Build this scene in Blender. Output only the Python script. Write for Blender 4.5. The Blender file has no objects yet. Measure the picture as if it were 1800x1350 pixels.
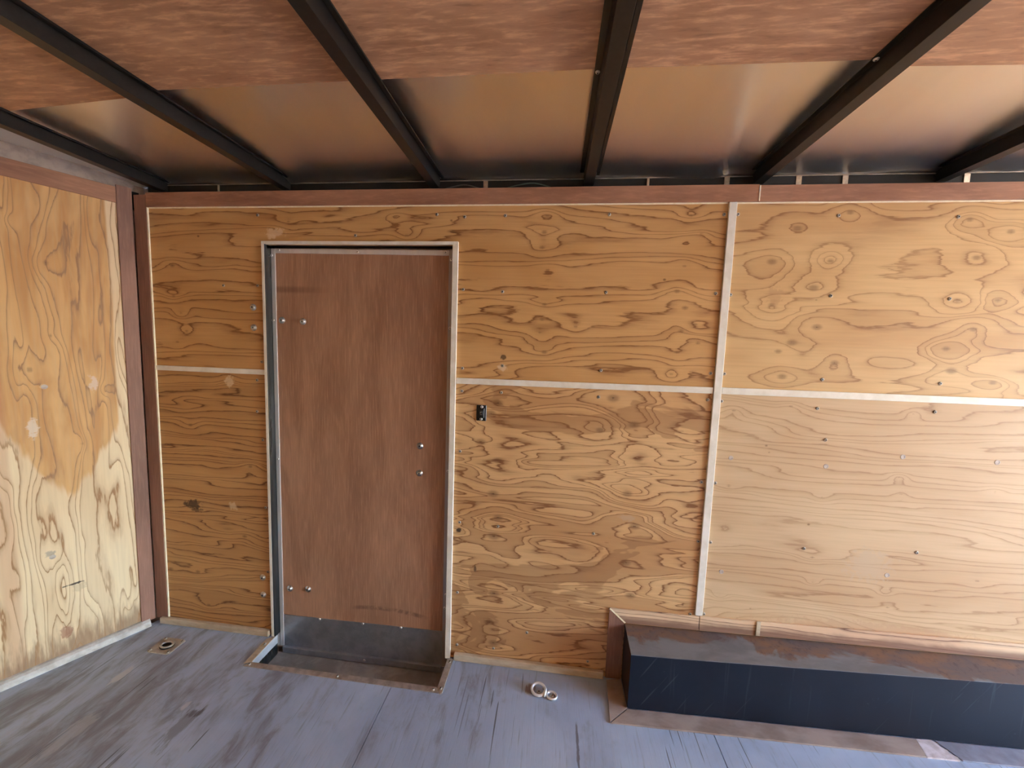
import bpy, bmesh, math, random
from mathutils import Vector, Matrix
random.seed(7)
PI = math.pi
scene = bpy.context.scene
COL = scene.collection

# ------------------------------------------------------------ camera
cam_data = bpy.data.cameras.new('camera')
cam_data.sensor_fit = 'HORIZONTAL'; cam_data.sensor_width = 36.0
cam_data.lens = 36.0 * 662.55 / 1800.0
cam_data.clip_start = 0.02
cam = bpy.data.objects.new('camera', cam_data); COL.objects.link(cam)
_r = Vector((0.99304756, 0.11280146, 0.03365065))
_u = Vector((-0.04366892, 0.08755306, 0.99520223))
_f = Vector((-0.10931405, 0.98975264, -0.09187027))
_m = Matrix((( _r.x, _u.x, -_f.x), (_r.y, _u.y, -_f.y), (_r.z, _u.z, -_f.z))).to_4x4()
_m.translation = Vector((1.6543, -1.4952, 1.3472))
cam.matrix_world = _m
scene.camera = cam

# ------------------------------------------------------------ daylight
world = bpy.data.worlds.new('sky'); scene.world = world; world.use_nodes = True
wn = world.node_tree; wn.nodes.clear()
sky = wn.nodes.new('ShaderNodeTexSky'); sky.sky_type = 'NISHITA'
sky.sun_disc = False; sky.sun_elevation = math.radians(48); sky.sun_rotation = math.radians(-20)
sky.air_density = 1.0; sky.dust_density = 1.2; sky.ozone_density = 1.0
bg = wn.nodes.new('ShaderNodeBackground'); bg.inputs['Strength'].default_value = 0.46
wo = wn.nodes.new('ShaderNodeOutputWorld')
wn.links.new(sky.outputs[0], bg.inputs[0]); wn.links.new(bg.outputs[0], wo.inputs[0])
sun_data = bpy.data.lights.new('sun', 'SUN'); sun_data.energy = 3.6; sun_data.angle = math.radians(0.6)
sun_data.color = (1.0, 0.96, 0.90)
sun = bpy.data.objects.new('sun', sun_data); COL.objects.link(sun)
sun.rotation_euler = Vector((-0.25, -0.45, -0.85)).to_track_quat('-Z', 'Y').to_euler()

vs = scene.view_settings
vs.view_transform = 'Standard'; vs.look = 'None'; vs.gamma = 1.0; vs.use_curve_mapping = False
vs.exposure = 3.7
scene.cycles.max_bounces = 8; scene.cycles.diffuse_bounces = 6; scene.cycles.glossy_bounces = 4
scene.cycles.adaptive_threshold = 0.03
scene.cycles.sample_clamp_indirect = 8.0

# ------------------------------------------------------------ node helper
class NT:
    def __init__(s, name):
        s.m = bpy.data.materials.new(name); s.m.use_nodes = True
        s.t = s.m.node_tree; s.t.nodes.clear()
        s.out = s.n('ShaderNodeOutputMaterial'); s.b = s.n('ShaderNodeBsdfPrincipled')
        s.t.links.new(s.b.outputs[0], s.out.inputs[0])
        s.obj = s.n('ShaderNodeTexCoord').outputs['Object']
    def n(s, t): return s.t.nodes.new(t)
    def put(s, sock, v):
        if isinstance(v, bpy.types.NodeSocket): s.t.links.new(v, sock)
        elif isinstance(v, (tuple, list)) and len(v) == 3 and sock.type == 'RGBA': sock.default_value = (*v, 1)
        else: sock.default_value = v
    def math(s, op, a, b=None, c=None, clamp=False):
        k = s.n('ShaderNodeMath'); k.operation = op; k.use_clamp = clamp
        for i, v in enumerate((a, b, c)):
            if v is not None: s.put(k.inputs[i], v)
        return k.outputs[0]
    def vec(s, op, a, b=None):
        k = s.n('ShaderNodeVectorMath'); k.operation = op
        s.put(k.inputs[0], a)
        if b is not None: s.put(k.inputs[1], b)
        return k.outputs['Value'] if op in ('DOT_PRODUCT', 'LENGTH') else k.outputs[0]
    def noise(s, scale, detail=3, rough=.55, v=None, dist=0, stretch=None, off=(0, 0, 0)):
        k = s.n('ShaderNodeTexNoise'); k.inputs['Scale'].default_value = scale
        k.inputs['Detail'].default_value = detail; k.inputs['Roughness'].default_value = rough
        k.inputs['Distortion'].default_value = dist
        v = s.obj if v is None else v
        if any(off): v = s.vec('ADD', v, off)
        if stretch: v = s.vec('MULTIPLY', v, stretch)
        s.put(k.inputs['Vector'], v)
        return k.outputs['Fac']
    def ramp(s, f, stops, interp='LINEAR'):
        k = s.n('ShaderNodeValToRGB'); k.color_ramp.interpolation = interp
        e = k.color_ramp.elements
        while len(e) < len(stops): e.new(0.5)
        for el, (p, c) in zip(e, stops):
            el.position = p; el.color = (*(c if isinstance(c, (tuple, list)) else (c, c, c)), 1)
        s.put(k.inputs[0], f)
        return k.outputs[0]
    def step(s, f, a, b, lo=0.0, hi=1.0):
        k = s.n('ShaderNodeMapRange'); k.interpolation_type = 'SMOOTHSTEP'
        s.put(k.inputs['Value'], f); s.put(k.inputs['From Min'], a); s.put(k.inputs['From Max'], b)
        k.inputs['To Min'].default_value = lo; k.inputs['To Max'].default_value = hi
        return k.outputs[0]
    def mix(s, f, a, b, mode='MIX'):
        k = s.n('ShaderNodeMix'); k.data_type = 'RGBA'; k.blend_type = mode
        s.put(k.inputs[0], f); s.put(k.inputs[6], a); s.put(k.inputs[7], b)
        return k.outputs[2]
    def sep(s, v=None):
        k = s.n('ShaderNodeSeparateXYZ'); s.put(k.inputs[0], s.obj if v is None else v); return k.outputs
    def bump(s, h, strength=.2, dist=.002):
        k = s.n('ShaderNodeBump'); k.inputs['Strength'].default_value = strength; k.inputs['Distance'].default_value = dist
        s.put(k.inputs['Height'], h); s.put(s.b.inputs['Normal'], k.outputs[0])
    def done(s, color=None, rough=.6, metal=0, spec=.5):
        if color is not None: s.put(s.b.inputs['Base Color'], color)
        s.put(s.b.inputs['Roughness'], rough); s.put(s.b.inputs['Metallic'], metal)
        s.b.inputs['Specular IOR Level'].default_value = spec
        return s.m

def srgb(r, g, b):
    f = lambda c: ((c / 255 + .055) / 1.055) ** 2.4 if c > 10 else c / 255 / 12.92
    return (f(r), f(g), f(b))

# rotary-cut softwood ply: growth-ring contour lines of a height field that bends round each knot
def plywood(name, knots, light, mid, dark, lines=22, wave=1.4, wave_scale=1.6, seed=0, knot_amp=1.6, contrast=1.0,
            knot_size=.05, axis=(1, 1, 1), swap=False, patch=0.0, stains=(), extra=None, ragged=.3, med_amp=6.0, band=.30):
    s = NT(name)
    v = s.obj
    if swap:                                  # grain runs upright: exchange the two face axes
        o = s.sep(); k = s.n('ShaderNodeCombineXYZ')
        s.put(k.inputs[0], o[2]); s.put(k.inputs[1], o[1]); s.put(k.inputs[2], o[0]); v = k.outputs[0]
    xyz = s.sep(v)
    big = s.noise(wave_scale, 2, .5, v, .25, (.42, 1, 1.7), (seed * 7.3, 0, seed * 3.1))
    med = s.noise(wave_scale * 3.4, 2, .5, v, .5, (.24, 1, 1.6), (seed * 2.7, 0, seed * 5.9))
    h = s.math('MULTIPLY', xyz[2], lines)
    h = s.math('MULTIPLY_ADD', big, wave * 9.0, h)
    h = s.math('MULTIPLY_ADD', med, wave * med_amp, h)
    at = s.n('ShaderNodeAttribute'); at.attribute_name = 'bend'
    h = s.math('ADD', h, at.outputs['Fac'])
    an = s.n('ShaderNodeAttribute'); an.attribute_name = 'near'
    near = s.math('POWER', an.outputs['Fac'], 19.0)
    h = s.math('MULTIPLY_ADD', s.math('SINE', s.math('MULTIPLY', h, 1.9)), .30, h)      # rings crowd and spread
    fine = s.noise(46, 3, .62, v, 0, (.13, 1, 1.25))
    h = s.math('MULTIPLY_ADD', fine, ragged * 2, h)
    t = s.math('FRACT', h)
    late = s.ramp(t, [(0, 0.55), (.05, .04), (.45, .0), (.74, .10), (.90, .42), (.96, 1.0), (1.0, 1.0)])
    blot = s.noise(1.5, 3, .6, v, .4, (.7, 1, 2.4), (seed * 1.3, 0, 4 + seed))
    amount = s.math('MULTIPLY', late, s.step(blot, .28, .62, .62 * contrast, 1.2 * contrast), clamp=True)
    base = s.mix(s.step(blot, .35, .70), light, mid)
    if band:                                   # whole bands of darker late wood between two rings
        wnz = s.n('ShaderNodeTexWhiteNoise'); wnz.noise_dimensions = '1D'; s.put(wnz.inputs['W'], s.math('FLOOR', h))
        base = s.mix(s.step(wnz.outputs['Value'], .62, .95, 0, band), base, s.mix(.5, mid, dark))
    if patch:
        pt = s.noise(2.6, 4, .62, v, .9, (.5, 1, 1.6), (9 + seed, 0, 2))
        base = s.mix(s.step(pt, .57, .585, 0, patch), base, dark)
    if extra: base = extra(s, v, xyz, base)
    c = s.mix(amount, base, dark)
    fib = s.noise(120, 2, .5, v, 0, (.035, 1, 1.0))
    c = s.mix(s.step(fib, .35, .75, 0, .20), c, tuple(x * .72 for x in mid))
    kd = tuple(x * .55 for x in dark)
    vo = s.n('ShaderNodeTexVoronoi'); vo.inputs['Scale'].default_value = 9.0; s.put(vo.inputs['Vector'], s.vec('MULTIPLY', v, (.8, 0, 1)))
    pin = s.math('MULTIPLY', s.step(vo.outputs['Distance'], .020, .055, 1, 0), s.step(s.sep(vo.outputs['Color'])[0], .55, .6))
    c = s.mix(s.math('MULTIPLY', pin, .7), c, kd)
    c = s.mix(s.step(near, .20, .85, 0, .50), c, kd)
    c = s.mix(s.step(s.math('POWER', near, 7.0), .35, .75, 0, .75), c, tuple(x * .35 for x in dark))
    splot = s.noise(48, 4, .65, v, .5) if stains else None
    for (sx, sz, rx, rz, colr, op) in stains:
        if swap: sx, sz, rx, rz = sz, sx, rz, rx
        d = s.vec('MULTIPLY', s.vec('SUBTRACT', v, (sx, 0, sz)), (1 / rx, 0, 1 / rz))
        ln = s.math('ADD', s.vec('LENGTH', d), s.math('MULTIPLY_ADD', splot, 2.6, -1.3))
        c = s.mix(s.step(ln, .55, 1.05, op, 0), c, colr)
    s.bump(s.math('MULTIPLY_ADD', late, -.5, fib), .12, .001)
    m = s.done(c, .55, 0, .35)
    rnd = random.Random(seed + 11); KNOTS[m.name] = []
    for kn in knots:
        KNOTS[m.name].append((kn[0], kn[1], (kn[2] if len(kn) > 2 else 1.0) * knot_size * rnd.uniform(.75, 1.2),
                              knot_amp * rnd.choice((-1, 1)) * rnd.uniform(.7, 1.3), swap))
    return m
KNOTS = {}

def luan(name, a, b, upright=True, fleck=.35, seed=0, rough=.6, scuffs=None, gscale=170):
    s = NT(name)
    st = (1, 1, .06) if upright else (.08, 1, 1)
    if gscale < 100: st = tuple(x * 2.2 if x < .1 else x for x in st)
    g = s.noise(gscale, 4, .62, None, .3 if gscale < 100 else 0, st, (seed, 0, seed))
    w = s.noise(7, 4, .6, None, .7, (1, 1, .22) if upright else (.3, 1, 1.2), (seed * 2, 0, seed))
    p = s.noise(1.9, 3, .5, None, .5, (1.3, 1, .6) if upright else (.8, 1, 1.4), (seed, 3, seed))
    c = s.mix(s.step(w, .3, .72), a, b)
    c = s.mix(s.step(p, .48, .75, 0, .45), c, tuple(x * .62 for x in b))
    c = s.mix(s.step(g, .45, .72, 0, fleck), c, tuple(min(1, x * 1.75) for x in a))
    c = s.mix(s.step(g, .42, .26, 0, fleck), c, tuple(x * .5 for x in b))
    if scuffs: c = scuffs(s, c)
    s.bump(g, .15, .001)
    return s.done(c, rough, 0, .3)

def plain(name, c1, c2=None, rough=.5, metal=0, scale=30, spec=.5, stretch=None, bump=0, rv=.12, detail=4):
    s = NT(name)
    n = s.noise(scale, detail, .6, None, .2, stretch)
    c = s.mix(s.step(n, .35, .68), c1, c2 or tuple(x * .75 for x in c1))
    if bump: s.bump(n, bump, .002)
    return s.done(c, s.math('MULTIPLY_ADD', n, rv, rough - rv / 2), metal, spec)

# ------------------------------------------------------------ geometry helpers
def new_obj(name, bm, mat, parent=None, loc=None, smooth=False):
    me = bpy.data.meshes.new(name); bmesh.ops.recalc_face_normals(bm, faces=bm.faces); bm.to_mesh(me); bm.free()
    if smooth:
        for p in me.polygons: p.use_smooth = True
    o = bpy.data.objects.new(name, me); COL.objects.link(o)
    for m in (mat if isinstance(mat, (list, tuple)) else [mat]): me.materials.append(m)
    if parent: o.parent = parent
    if loc: o.location = loc
    return o
def add_box(bm, x0, x1, y0, y1, z0, z1, bev=0, mi=0):
    vs_ = [bm.verts.new((x, y, z)) for z in (z0, z1) for y in (y0, y1) for x in (x0, x1)]
    fs = [bm.faces.new([vs_[i] for i in q]) for q in ((0, 2, 3, 1), (4, 5, 7, 6), (0, 1, 5, 4), (2, 6, 7, 3), (0, 4, 6, 2), (1, 3, 7, 5))]
    for f in fs: f.material_index = mi
    if bev:
        es = list({e for f in fs for e in f.edges})
        bmesh.ops.bevel(bm, geom=es, offset=bev, segments=1, profile=.5, affect='EDGES')
    return bm
def box(x0, x1, y0, y1, z0, z1, bev=0): return add_box(bmesh.new(), x0, x1, y0, y1, z0, z1, bev)
def prism(poly, lo, hi, axis='z', bev=0, bm=None):
    """extrude a polygon: axis z -> (x,y); axis y -> (x,z); axis x -> (y,z)"""
    bm = bm or bmesh.new()
    P = {'z': lambda a, b, c: (a, b, c), 'y': lambda a, b, c: (a, c, b), 'x': lambda a, b, c: (c, a, b)}[axis]
    A = [bm.verts.new(P(a, b, lo)) for a, b in poly]; B = [bm.verts.new(P(a, b, hi)) for a, b in poly]
    n = len(poly); bm.faces.new(A[::-1]); bm.faces.new(B)
    for i in range(n): bm.faces.new((A[i], A[(i + 1) % n], B[(i + 1) % n], B[i]))
    if bev: bmesh.ops.bevel(bm, geom=list(bm.edges), offset=bev, segments=1, profile=.5, affect='EDGES')
    return bm
def tube(bm, pts, r, seg=8, closed=False):
    pts = [Vector(p) for p in pts]; n = len(pts); rings = []
    for i, p in enumerate(pts):
        a = pts[(i - 1) % n] if (closed or i) else p; b = pts[(i + 1) % n] if (closed or i < n - 1) else p
        t = (b - a).normalized(); up = Vector((0, 0, 1)) if abs(t.z) < .9 else Vector((1, 0, 0))
        s = t.cross(up).normalized(); w = s.cross(t)
        rings.append([bm.verts.new(p + r * (math.cos(2 * PI * k / seg) * s + math.sin(2 * PI * k / seg) * w)) for k in range(seg)])
    for i in range(n if closed else n - 1):
        A, B = rings[i], rings[(i + 1) % n]
        for k in range(seg): bm.faces.new((A[k], A[(k + 1) % seg], B[(k + 1) % seg], B[k]))
    if not closed: bm.faces.new(rings[0][::-1]); bm.faces.new(rings[-1])
    return bm
def lathe(bm, prof, seg=12, axis='-y', mi=None):
    """rings of (radius, height); height runs along axis"""
    def P(r, h, a):
        x, z = r * math.cos(a), r * math.sin(a)
        return (x, -h, z) if axis == '-y' else (x, z, h)
    rings = [[bm.verts.new(P(r, h, 2 * PI * k / seg)) for k in range(seg)] for r, h in prof]
    for i in range(len(rings) - 1):
        for k in range(seg):
            f = bm.faces.new((rings[i][k], rings[i][(k + 1) % seg], rings[i + 1][(k + 1) % seg], rings[i + 1][k]))
            if mi: f.material_index = mi[i]
    f = bm.faces.new(rings[-1])
    if mi: f.material_index = mi[-1]
    return bm
def tag(o, label, cat=None, group=None, kind=None):
    o['label'] = label
    if cat: o['category'] = cat
    if group: o['group'] = group
    if kind: o['kind'] = kind
    return o
def struct(o, label): return tag(o, label, kind='structure')
def empty(name, loc=(0, 0, 0)):
    o = bpy.data.objects.new(name, None); COL.objects.link(o); o.location = loc; o.empty_display_size = .05; return o
def inst(src, name, parent, loc, rot=None):
    o = src.copy(); o.name = name; COL.objects.link(o); o.parent = parent; o.location = loc
    if rot: o.rotation_euler = rot
    return o

def span(a, b, step):
    n = max(1, round((b - a) / step)); return [a + (b - a) * i / n for i in range(n + 1)]
def ply_panel(rects, y0, y1, mat, parent, step=.009):
    """a board made of a fine grid; 'bend' and 'near' store how the growth rings swell round the knots"""
    bm = bmesh.new(); seen = {}
    def V(x, z):
        k = (round(x, 4), round(z, 4))
        if k not in seen: seen[k] = bm.verts.new((x, y0, z))
        return seen[k]
    for xs, zs in rects:
        for xa, xb in zip(xs, xs[1:]):
            for za, zb in zip(zs, zs[1:]): bm.faces.new((V(xa, za), V(xb, za), V(xb, zb), V(xa, zb)))
    ex = bmesh.ops.extrude_face_region(bm, geom=list(bm.faces))
    bmesh.ops.translate(bm, vec=(0, y1 - y0, 0), verts=[g for g in ex['geom'] if isinstance(g, bmesh.types.BMVert)])
    o = new_obj('plywood_panel', bm, mat, parent); me = o.data
    bend = me.attributes.new('bend', 'FLOAT', 'POINT'); near = me.attributes.new('near', 'FLOAT', 'POINT')
    for i, v in enumerate(me.vertices):
        B = N = 0.0; x, z = v.co.x, v.co.z
        for kx, kz, size, amp, swap in KNOTS[mat.name]:
            dx, dz = (x - kx) / size, (z - kz) / size
            if abs(dx) > 5 or abs(dz) > 5: continue
            if swap: dz *= .62
            else: dx *= .62
            g = math.exp(-dx * dx - dz * dz); B += amp * g
            if g > N: N = g
        bend.data[i].value = B; near.data[i].value = N
    return o

# ------------------------------------------------------------ measured layout (metres; wall face y = 0, floor z = 0)
SCREWS = [(1.281, 1.577), (1.439, 1.571), (1.838, 1.575), (1.285, 1.264), (1.448, 1.28), (1.835, 1.277), (1.285, 1.171), (1.447, 1.172), (1.832, 1.172), (1.283, 0.92), (1.287, 0.615), (1.45, 0.611), (1.841, 0.615), (1.284, 0.302), (1.588, 0.155), (1.287, 0.062), (1.447, 0.066), (1.847, 0.059), (2.236, 1.578), (2.288, 1.574), (2.628, 1.576), (3.009, 1.573), (2.241, 1.282), (2.29, 1.282), (2.63, 1.275), (3.016, 1.277), (2.238, 1.181), (2.288, 1.179), (2.625, 1.168), (3.012, 1.175), (2.24, 0.86), (2.291, 0.86), (2.664, 1.052), (2.246, 0.621), (2.292, 0.621), (2.631, 0.628), (3.016, 0.649), (2.238, 0.316), (2.29, 0.322), (2.243, 1.86), (2.29, 1.86), (2.625, 1.854), (3.001, 1.848), (1.169, 1.866), (1.281, 1.856), (1.441, 1.86), (1.834, 1.862), (0.83, 1.785), (0.401, 1.867), (0.233, 1.577), (0.392, 1.579), (0.401, 1.257), (0.377, 1.177), (0.373, 1.039), (0.396, 0.914), (0.401, 0.606), (0.403, 0.304)]
PLUGS = [(2.34, 0.962), (2.676, 0.952), (2.929, 1.005), (3.232, 1.005), (2.342, 0.504), (2.928, 0.551)]
HINGE = [(0.368, 1.488), (0.368, 1.402), (0.377, 0.274), (0.377, 0.191)]
DBOLT = [(0.481, 1.438), (0.578, 1.435), (1.102, 0.925), (1.101, 0.806), (0.491, 0.217), (0.58, 0.224)]
DSCR = [(0.477, 1.731), (0.828, 1.725), (1.202, 1.725), (0.438, 1.709), (0.438, 1.437), (0.444, 0.826), (1.233, 1.696), (1.233, 1.424), (1.235, 0.825), (1.236, 0.272), (1.232, 0.21), (0.637, 0.086), (0.845, 0.089), (1.025, 0.092), (0.859, -0.087)]
K_UM = [(0.998, 1.86), (1.603, 1.859), (1.046, 1.787), (1.594, 1.798), (1.588, 1.741), (1.613, 1.656), (1.606, 1.525), (1.599, 1.468), (1.592, 1.415), (1.613, 1.34), (2.098, 1.584), (2.123, 1.437), (2.114, 1.357), (2.099, 1.272), (1.73, 1.441), (2.128, 1.857), (2.169, 1.79), (2.119, 1.761), (2.118, 1.675), (2.131, 1.523), (2.172, 1.463), (2.187, 1.394), (0.538, 1.84), (-0.008, 1.658), (-0.009, 1.529), (0.023, 1.457), (0.047, 1.378), (-0.001, 1.33)]
K_LM = [(1.434, 1.13), (1.407, 1.086), (1.368, 0.964), (1.441, 0.89), (1.426, 0.749), (1.974, 1.069), (1.845, 1.041), (1.888, 1.17), (1.998, 0.934), (1.965, 0.791), (1.449, 0.648), (1.434, 0.566), (2.0, 0.66), (1.976, 0.503), (2.002, 0.367), (1.426, 0.184), (1.446, 0.09), (1.442, 0.314)]
K_UR = [(2.495, 1.81), (2.662, 1.865), (3.038, 1.839), (3.166, 1.799), (2.42, 1.694), (2.615, 1.698), (3.075, 1.713), (2.568, 1.603), (2.434, 1.54), (3.034, 1.568), (3.158, 1.57), (2.594, 1.464), (3.096, 1.47), (2.515, 1.406), (2.493, 1.28), (2.666, 1.337), (3.02, 1.4), (3.046, 1.323), (3.18, 1.287), (2.471, 1.372)]
K_LR = [(2.945, 1.165), (2.533, 1.171), (2.674, 0.833), (2.925, 0.926), (2.939, 0.865), (3.239, 0.897), (2.341, 0.852), (2.335, 1.144), (2.342, 0.683), (2.664, 0.595), (2.676, 0.497), (2.928, 0.479), (2.944, 0.424), (2.344, 0.402), (3.227, 0.56)]
K_LL = [(0.045, 0.96), (0.241, 1.166), (0.049, 0.267), (0.098, 0.109), (0.332, 0.789), (0.293, 0.461), (-0.093, 0.266)]
NANG = 0.4785                       # the nose wall leans away from square
ND = Vector((-math.sin(NANG), -math.cos(NANG), 0)); NN = Vector((math.cos(NANG), -math.sin(NANG), 0))
NOSE = Matrix(((ND.x, NN.x, 0, -.174), (ND.y, NN.y, 0, 0), (0, 0, 1, 0), (0, 0, 0, 1)))   # local x along the wall, local y into the room
WID, XR, ZS = 2.44, 6.0, 2.016      # inner width, rear end, roof skin height
APEX = -.174 - WID / 2 * math.tan(NANG)
CX = WID / 2 / math.cos(NANG)
DX0, DX1, DZ1 = .440, 1.236, 1.742  # clear door opening
PITZ, PITY = -.092, -.155
def box_front(x): return -.137 + .034 * max(0, x - 1.987)
def box_top(x): return .246 + .020 * max(0, x - 2.1)

# ------------------------------------------------------------ materials
C = srgb
def L(r, g, b): return W(r, g, b, .12, 1.0)
def W(r, g, b, k=.17, up=1.04):                # wood tones
    l = .35 * r + .5 * g + .15 * b
    r, g, b = (min(250, up * (c + (l - c) * k)) for c in (r, g, b))
    return C(r, min(250, g * 1.008), b)
SMALL_UM = [(k[0] + .0, k[1], .75) for k in K_UM]
M_UM = plywood('ply_upper_door', SMALL_UM, W(216, 162, 98), W(200, 142, 78), W(142, 88, 42), lines=26, wave=.75, seed=3, contrast=1.05, med_amp=7.0, knot_amp=1.1, knot_size=.045,
               stains=[(.475, 1.797, .05, .02, C(226, 196, 158), .8), (.46, 1.78, .025, .012, C(230, 205, 168), .8), (1.448, 1.272, .02, .016, C(225, 200, 165), .8),
                       (1.45, 1.315, .012, .012, C(60, 40, 28), .8)])
M_LL = plywood('ply_beside_door', K_LL, W(202, 146, 84), W(186, 126, 68), W(118, 70, 34), lines=46, wave=.8, seed=5, contrast=1.15, med_amp=9.0, knot_amp=1.4, knot_size=.04,
               stains=[(.241, 1.166, .026, .024, C(222, 196, 160), .8), (.236, 1.255, .016, .018, C(222, 196, 160), .7), (.04, .592, .05, .022, C(58, 42, 32), .85),
                       (.06, .565, .03, .01, C(70, 50, 36), .7), (.24, .60, .022, .02, C(215, 185, 150), .7)])
M_LM = plywood('ply_lower_middle', K_LM, W(222, 174, 116), W(206, 150, 92), W(140, 86, 44), lines=9, wave=1.25, wave_scale=1.6, seed=8, knot_amp=2.6, knot_size=.07, patch=.42, contrast=1.3, med_amp=10.0, band=.5, ragged=.4,
               stains=[(1.285, .58, .014, .012, C(40, 32, 30), .9), (1.358, .415, .006, .018, C(60, 40, 30), .7), (1.97, .69, .03, .016, C(190, 165, 140), .5)])
M_UR = plywood('ply_upper_rear', K_UR, W(218, 174, 114), W(204, 152, 92), W(152, 98, 52), lines=8, wave=.95, wave_scale=1.3, seed=13, knot_amp=2.2, knot_size=.05, contrast=.75, med_amp=6.0,
               stains=[(2.44, 1.575, .03, .04, C(190, 150, 105), .5)])
M_LR = plywood('ply_lower_rear', [(a, b, .6) for a, b in K_LR], W(210, 174, 130), W(200, 158, 112), W(158, 110, 68), lines=34, wave=1.0, wave_scale=1.1, seed=17, knot_amp=1.1, knot_size=.04, med_amp=9.0, band=.2,
               contrast=.62, stains=[(2.86, .58, .09, .07, C(196, 172, 142), .55), (2.9, .33, .4, .03, C(190, 150, 120), .4)])
def nose_extra(s, v, xyz, base):
    # orange heartwood tongue in pale sapwood; axes are exchanged: x is height, z runs along the wall
    e = s.noise(2.0, 4, .6, v, .6, (.55, 1, 3.0))
    e2 = s.noise(9.0, 3, .6, v, .4, (.3, 1, 2.0))
    side = s.math('ABSOLUTE', s.math('SUBTRACT', xyz[2], .235))
    side = s.math('MULTIPLY_ADD', side, -3.1, 1.0)                      # widest reach on the tongue's axis
    lim = s.math('MULTIPLY_ADD', side, -.55, 1.24)
    lim = s.math('ADD', lim, s.math('MULTIPLY_ADD', e, .42, -.21))
    lim = s.math('ADD', lim, s.math('MULTIPLY_ADD', e2, .16, -.08))
    up = s.step(s.math('SUBTRACT', xyz[0], lim), -.012, .03)
    edge = s.step(s.math('ADD', xyz[2], s.math('MULTIPLY_ADD', e, .03, -.015)), .088, .098)
    m = s.math('MULTIPLY', up, edge)
    base = s.mix(m, base, s.mix(s.step(e2, .3, .7), W(228, 172, 102), W(206, 140, 72)))
    red = s.step(s.math('ABSOLUTE', s.math('SUBTRACT', xyz[2], .405)), .012, .03, .35, 0)
    base = s.mix(red, base, C(196, 130, 96))
    n = s.noise(30, 3, .6, v, 0, (.25, 1, 2.0))
    foot = s.step(s.math('ADD', xyz[0], s.math('MULTIPLY_ADD', n, .26, -.13)), .17, .03, 0, .8)
    return s.mix(foot, base, C(140, 104, 78))
K_N = [(.262, 1.339), (.259, 1.616), (.318, 1.208), (.30, .46), (.2, .9, .6), (.33, 1.75, .5), (.12, 1.12, .5)]
M_NOSE = plywood('ply_nose', K_N, W(240, 212, 168), W(230, 194, 146), W(170, 118, 72), lines=30, wave=1.15, wave_scale=1.5, seed=21, med_amp=8.0, band=.25, knot_amp=1.3, knot_size=.035, swap=True, contrast=.95,
                 extra=nose_extra, stains=[(.156, 1.15, .016, .035, C(225, 200, 175), .85), (.322, .98, .016, .04, C(228, 208, 185), .9), (.306, .47, .016, .014, C(150, 140, 130), .6),
                                           (.29, 1.141, .01, .01, C(226, 190, 140), .7), (.236, .298, .022, .02, C(190, 170, 136), .4), (.245, .315, .034, .0045, C(56, 46, 44), .9), (.28, .12, .02, .03, C(150, 80, 60), .6)])
M_FAR = plywood('ply_far', [], W(222, 174, 112), W(206, 150, 90), W(160, 104, 56), lines=20, wave=.8, seed=30)
M_TRIM = luan('luan_trim_level', L(178, 124, 94), L(152, 102, 78), upright=False, fleck=.22, seed=4, gscale=90)
M_TRIMV = luan('luan_trim_upright', L(166, 118, 98), L(140, 98, 82), upright=True, fleck=.2, seed=6)
M_CEIL = luan('luan_ceiling', L(208, 152, 110), L(176, 122, 86), upright=False, fleck=.45, seed=9, gscale=75)
def door_scuffs(s, c):
    # faint dark rub marks low on the sheet and a band across the top
    o = s.sep()
    arc = s.math('ADD', o[2], s.math('MULTIPLY', s.math('POWER', s.math('ABSOLUTE', s.math('SUBTRACT', o[0], .10)), 2.0), .5))
    k = s.step(s.math('ABSOLUTE', s.math('SUBTRACT', arc, .262)), .003, .014, 1, 0)
    k = s.math('MULTIPLY', k, s.math('MULTIPLY', s.step(s.noise(14, 4, .65, None, .5), .42, .6), s.step(s.math('ABSOLUTE', s.math('SUBTRACT', o[0], .13)), .12, .2, 1, 0)))
    c = s.mix(s.math('MULTIPLY', k, .55), c, C(70, 46, 38))
    b = s.step(s.math('ABSOLUTE', s.math('SUBTRACT', o[2], 1.66)), .004, .02, .45, 0)
    b = s.math('MULTIPLY', b, s.step(o[0], -.1, -.3))
    return s.mix(b, c, C(96, 58, 44))
M_DOOR = luan('luan_door', L(184, 136, 106), L(154, 108, 82), upright=True, fleck=.24, seed=2, rough=.55, scuffs=door_scuffs)
M_BLACK = plain('black_steel', (.009, .008, .007), (.016, .014, .012), .36, 0, 60, .5)
M_CAVITY = plain('black_rail_gap_shade', (.010, .009, .009), None, .6)
M_ZINC = plain('zinc', (.62, .61, .58), (.48, .47, .45), .32, 1.0, 90)
M_RECESS = plain('socket_shadow', (.03, .028, .026), None, .6)
M_WHITE = plain('white_batten', C(240, 236, 224), C(226, 220, 204), .38, 0, 14, .5)
M_ALU = plain('mill_aluminium', (.80, .78, .76), (.70, .68, .66), .40, .45, 22, stretch=(1, 1, .1))
M_JAMB = plain('jamb_aluminium', (.80, .80, .79), (.66, .66, .66), .22, 1.0, 18, stretch=(1, 1, .1))
M_DULL = plain('worn_aluminium', (.54, .49, .44), (.38, .34, .30), .45, .55, 30)
M_GREYM = plain('grey_aluminium', (.48, .46, .45), (.38, .36, .35), .40, .6, 22, stretch=(1, 1, .1))
M_DARKM = plain('darkened_aluminium', (.20, .23, .24), (.12, .14, .15), .28, 1.0, 18, stretch=(1, 1, .1))  # darkened metal; the left jamb's dim reflection is put into this colour
M_SATIN = plain('satin_aluminium', (.86, .87, .88), (.76, .77, .78), .42, .55, 22)
M_SOCKET = plain('black_plastic', (.010, .010, .011), (.016, .016, .017), .3)
M_MARK = plain('grey_print', (.22, .22, .22), None, .5)
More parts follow.
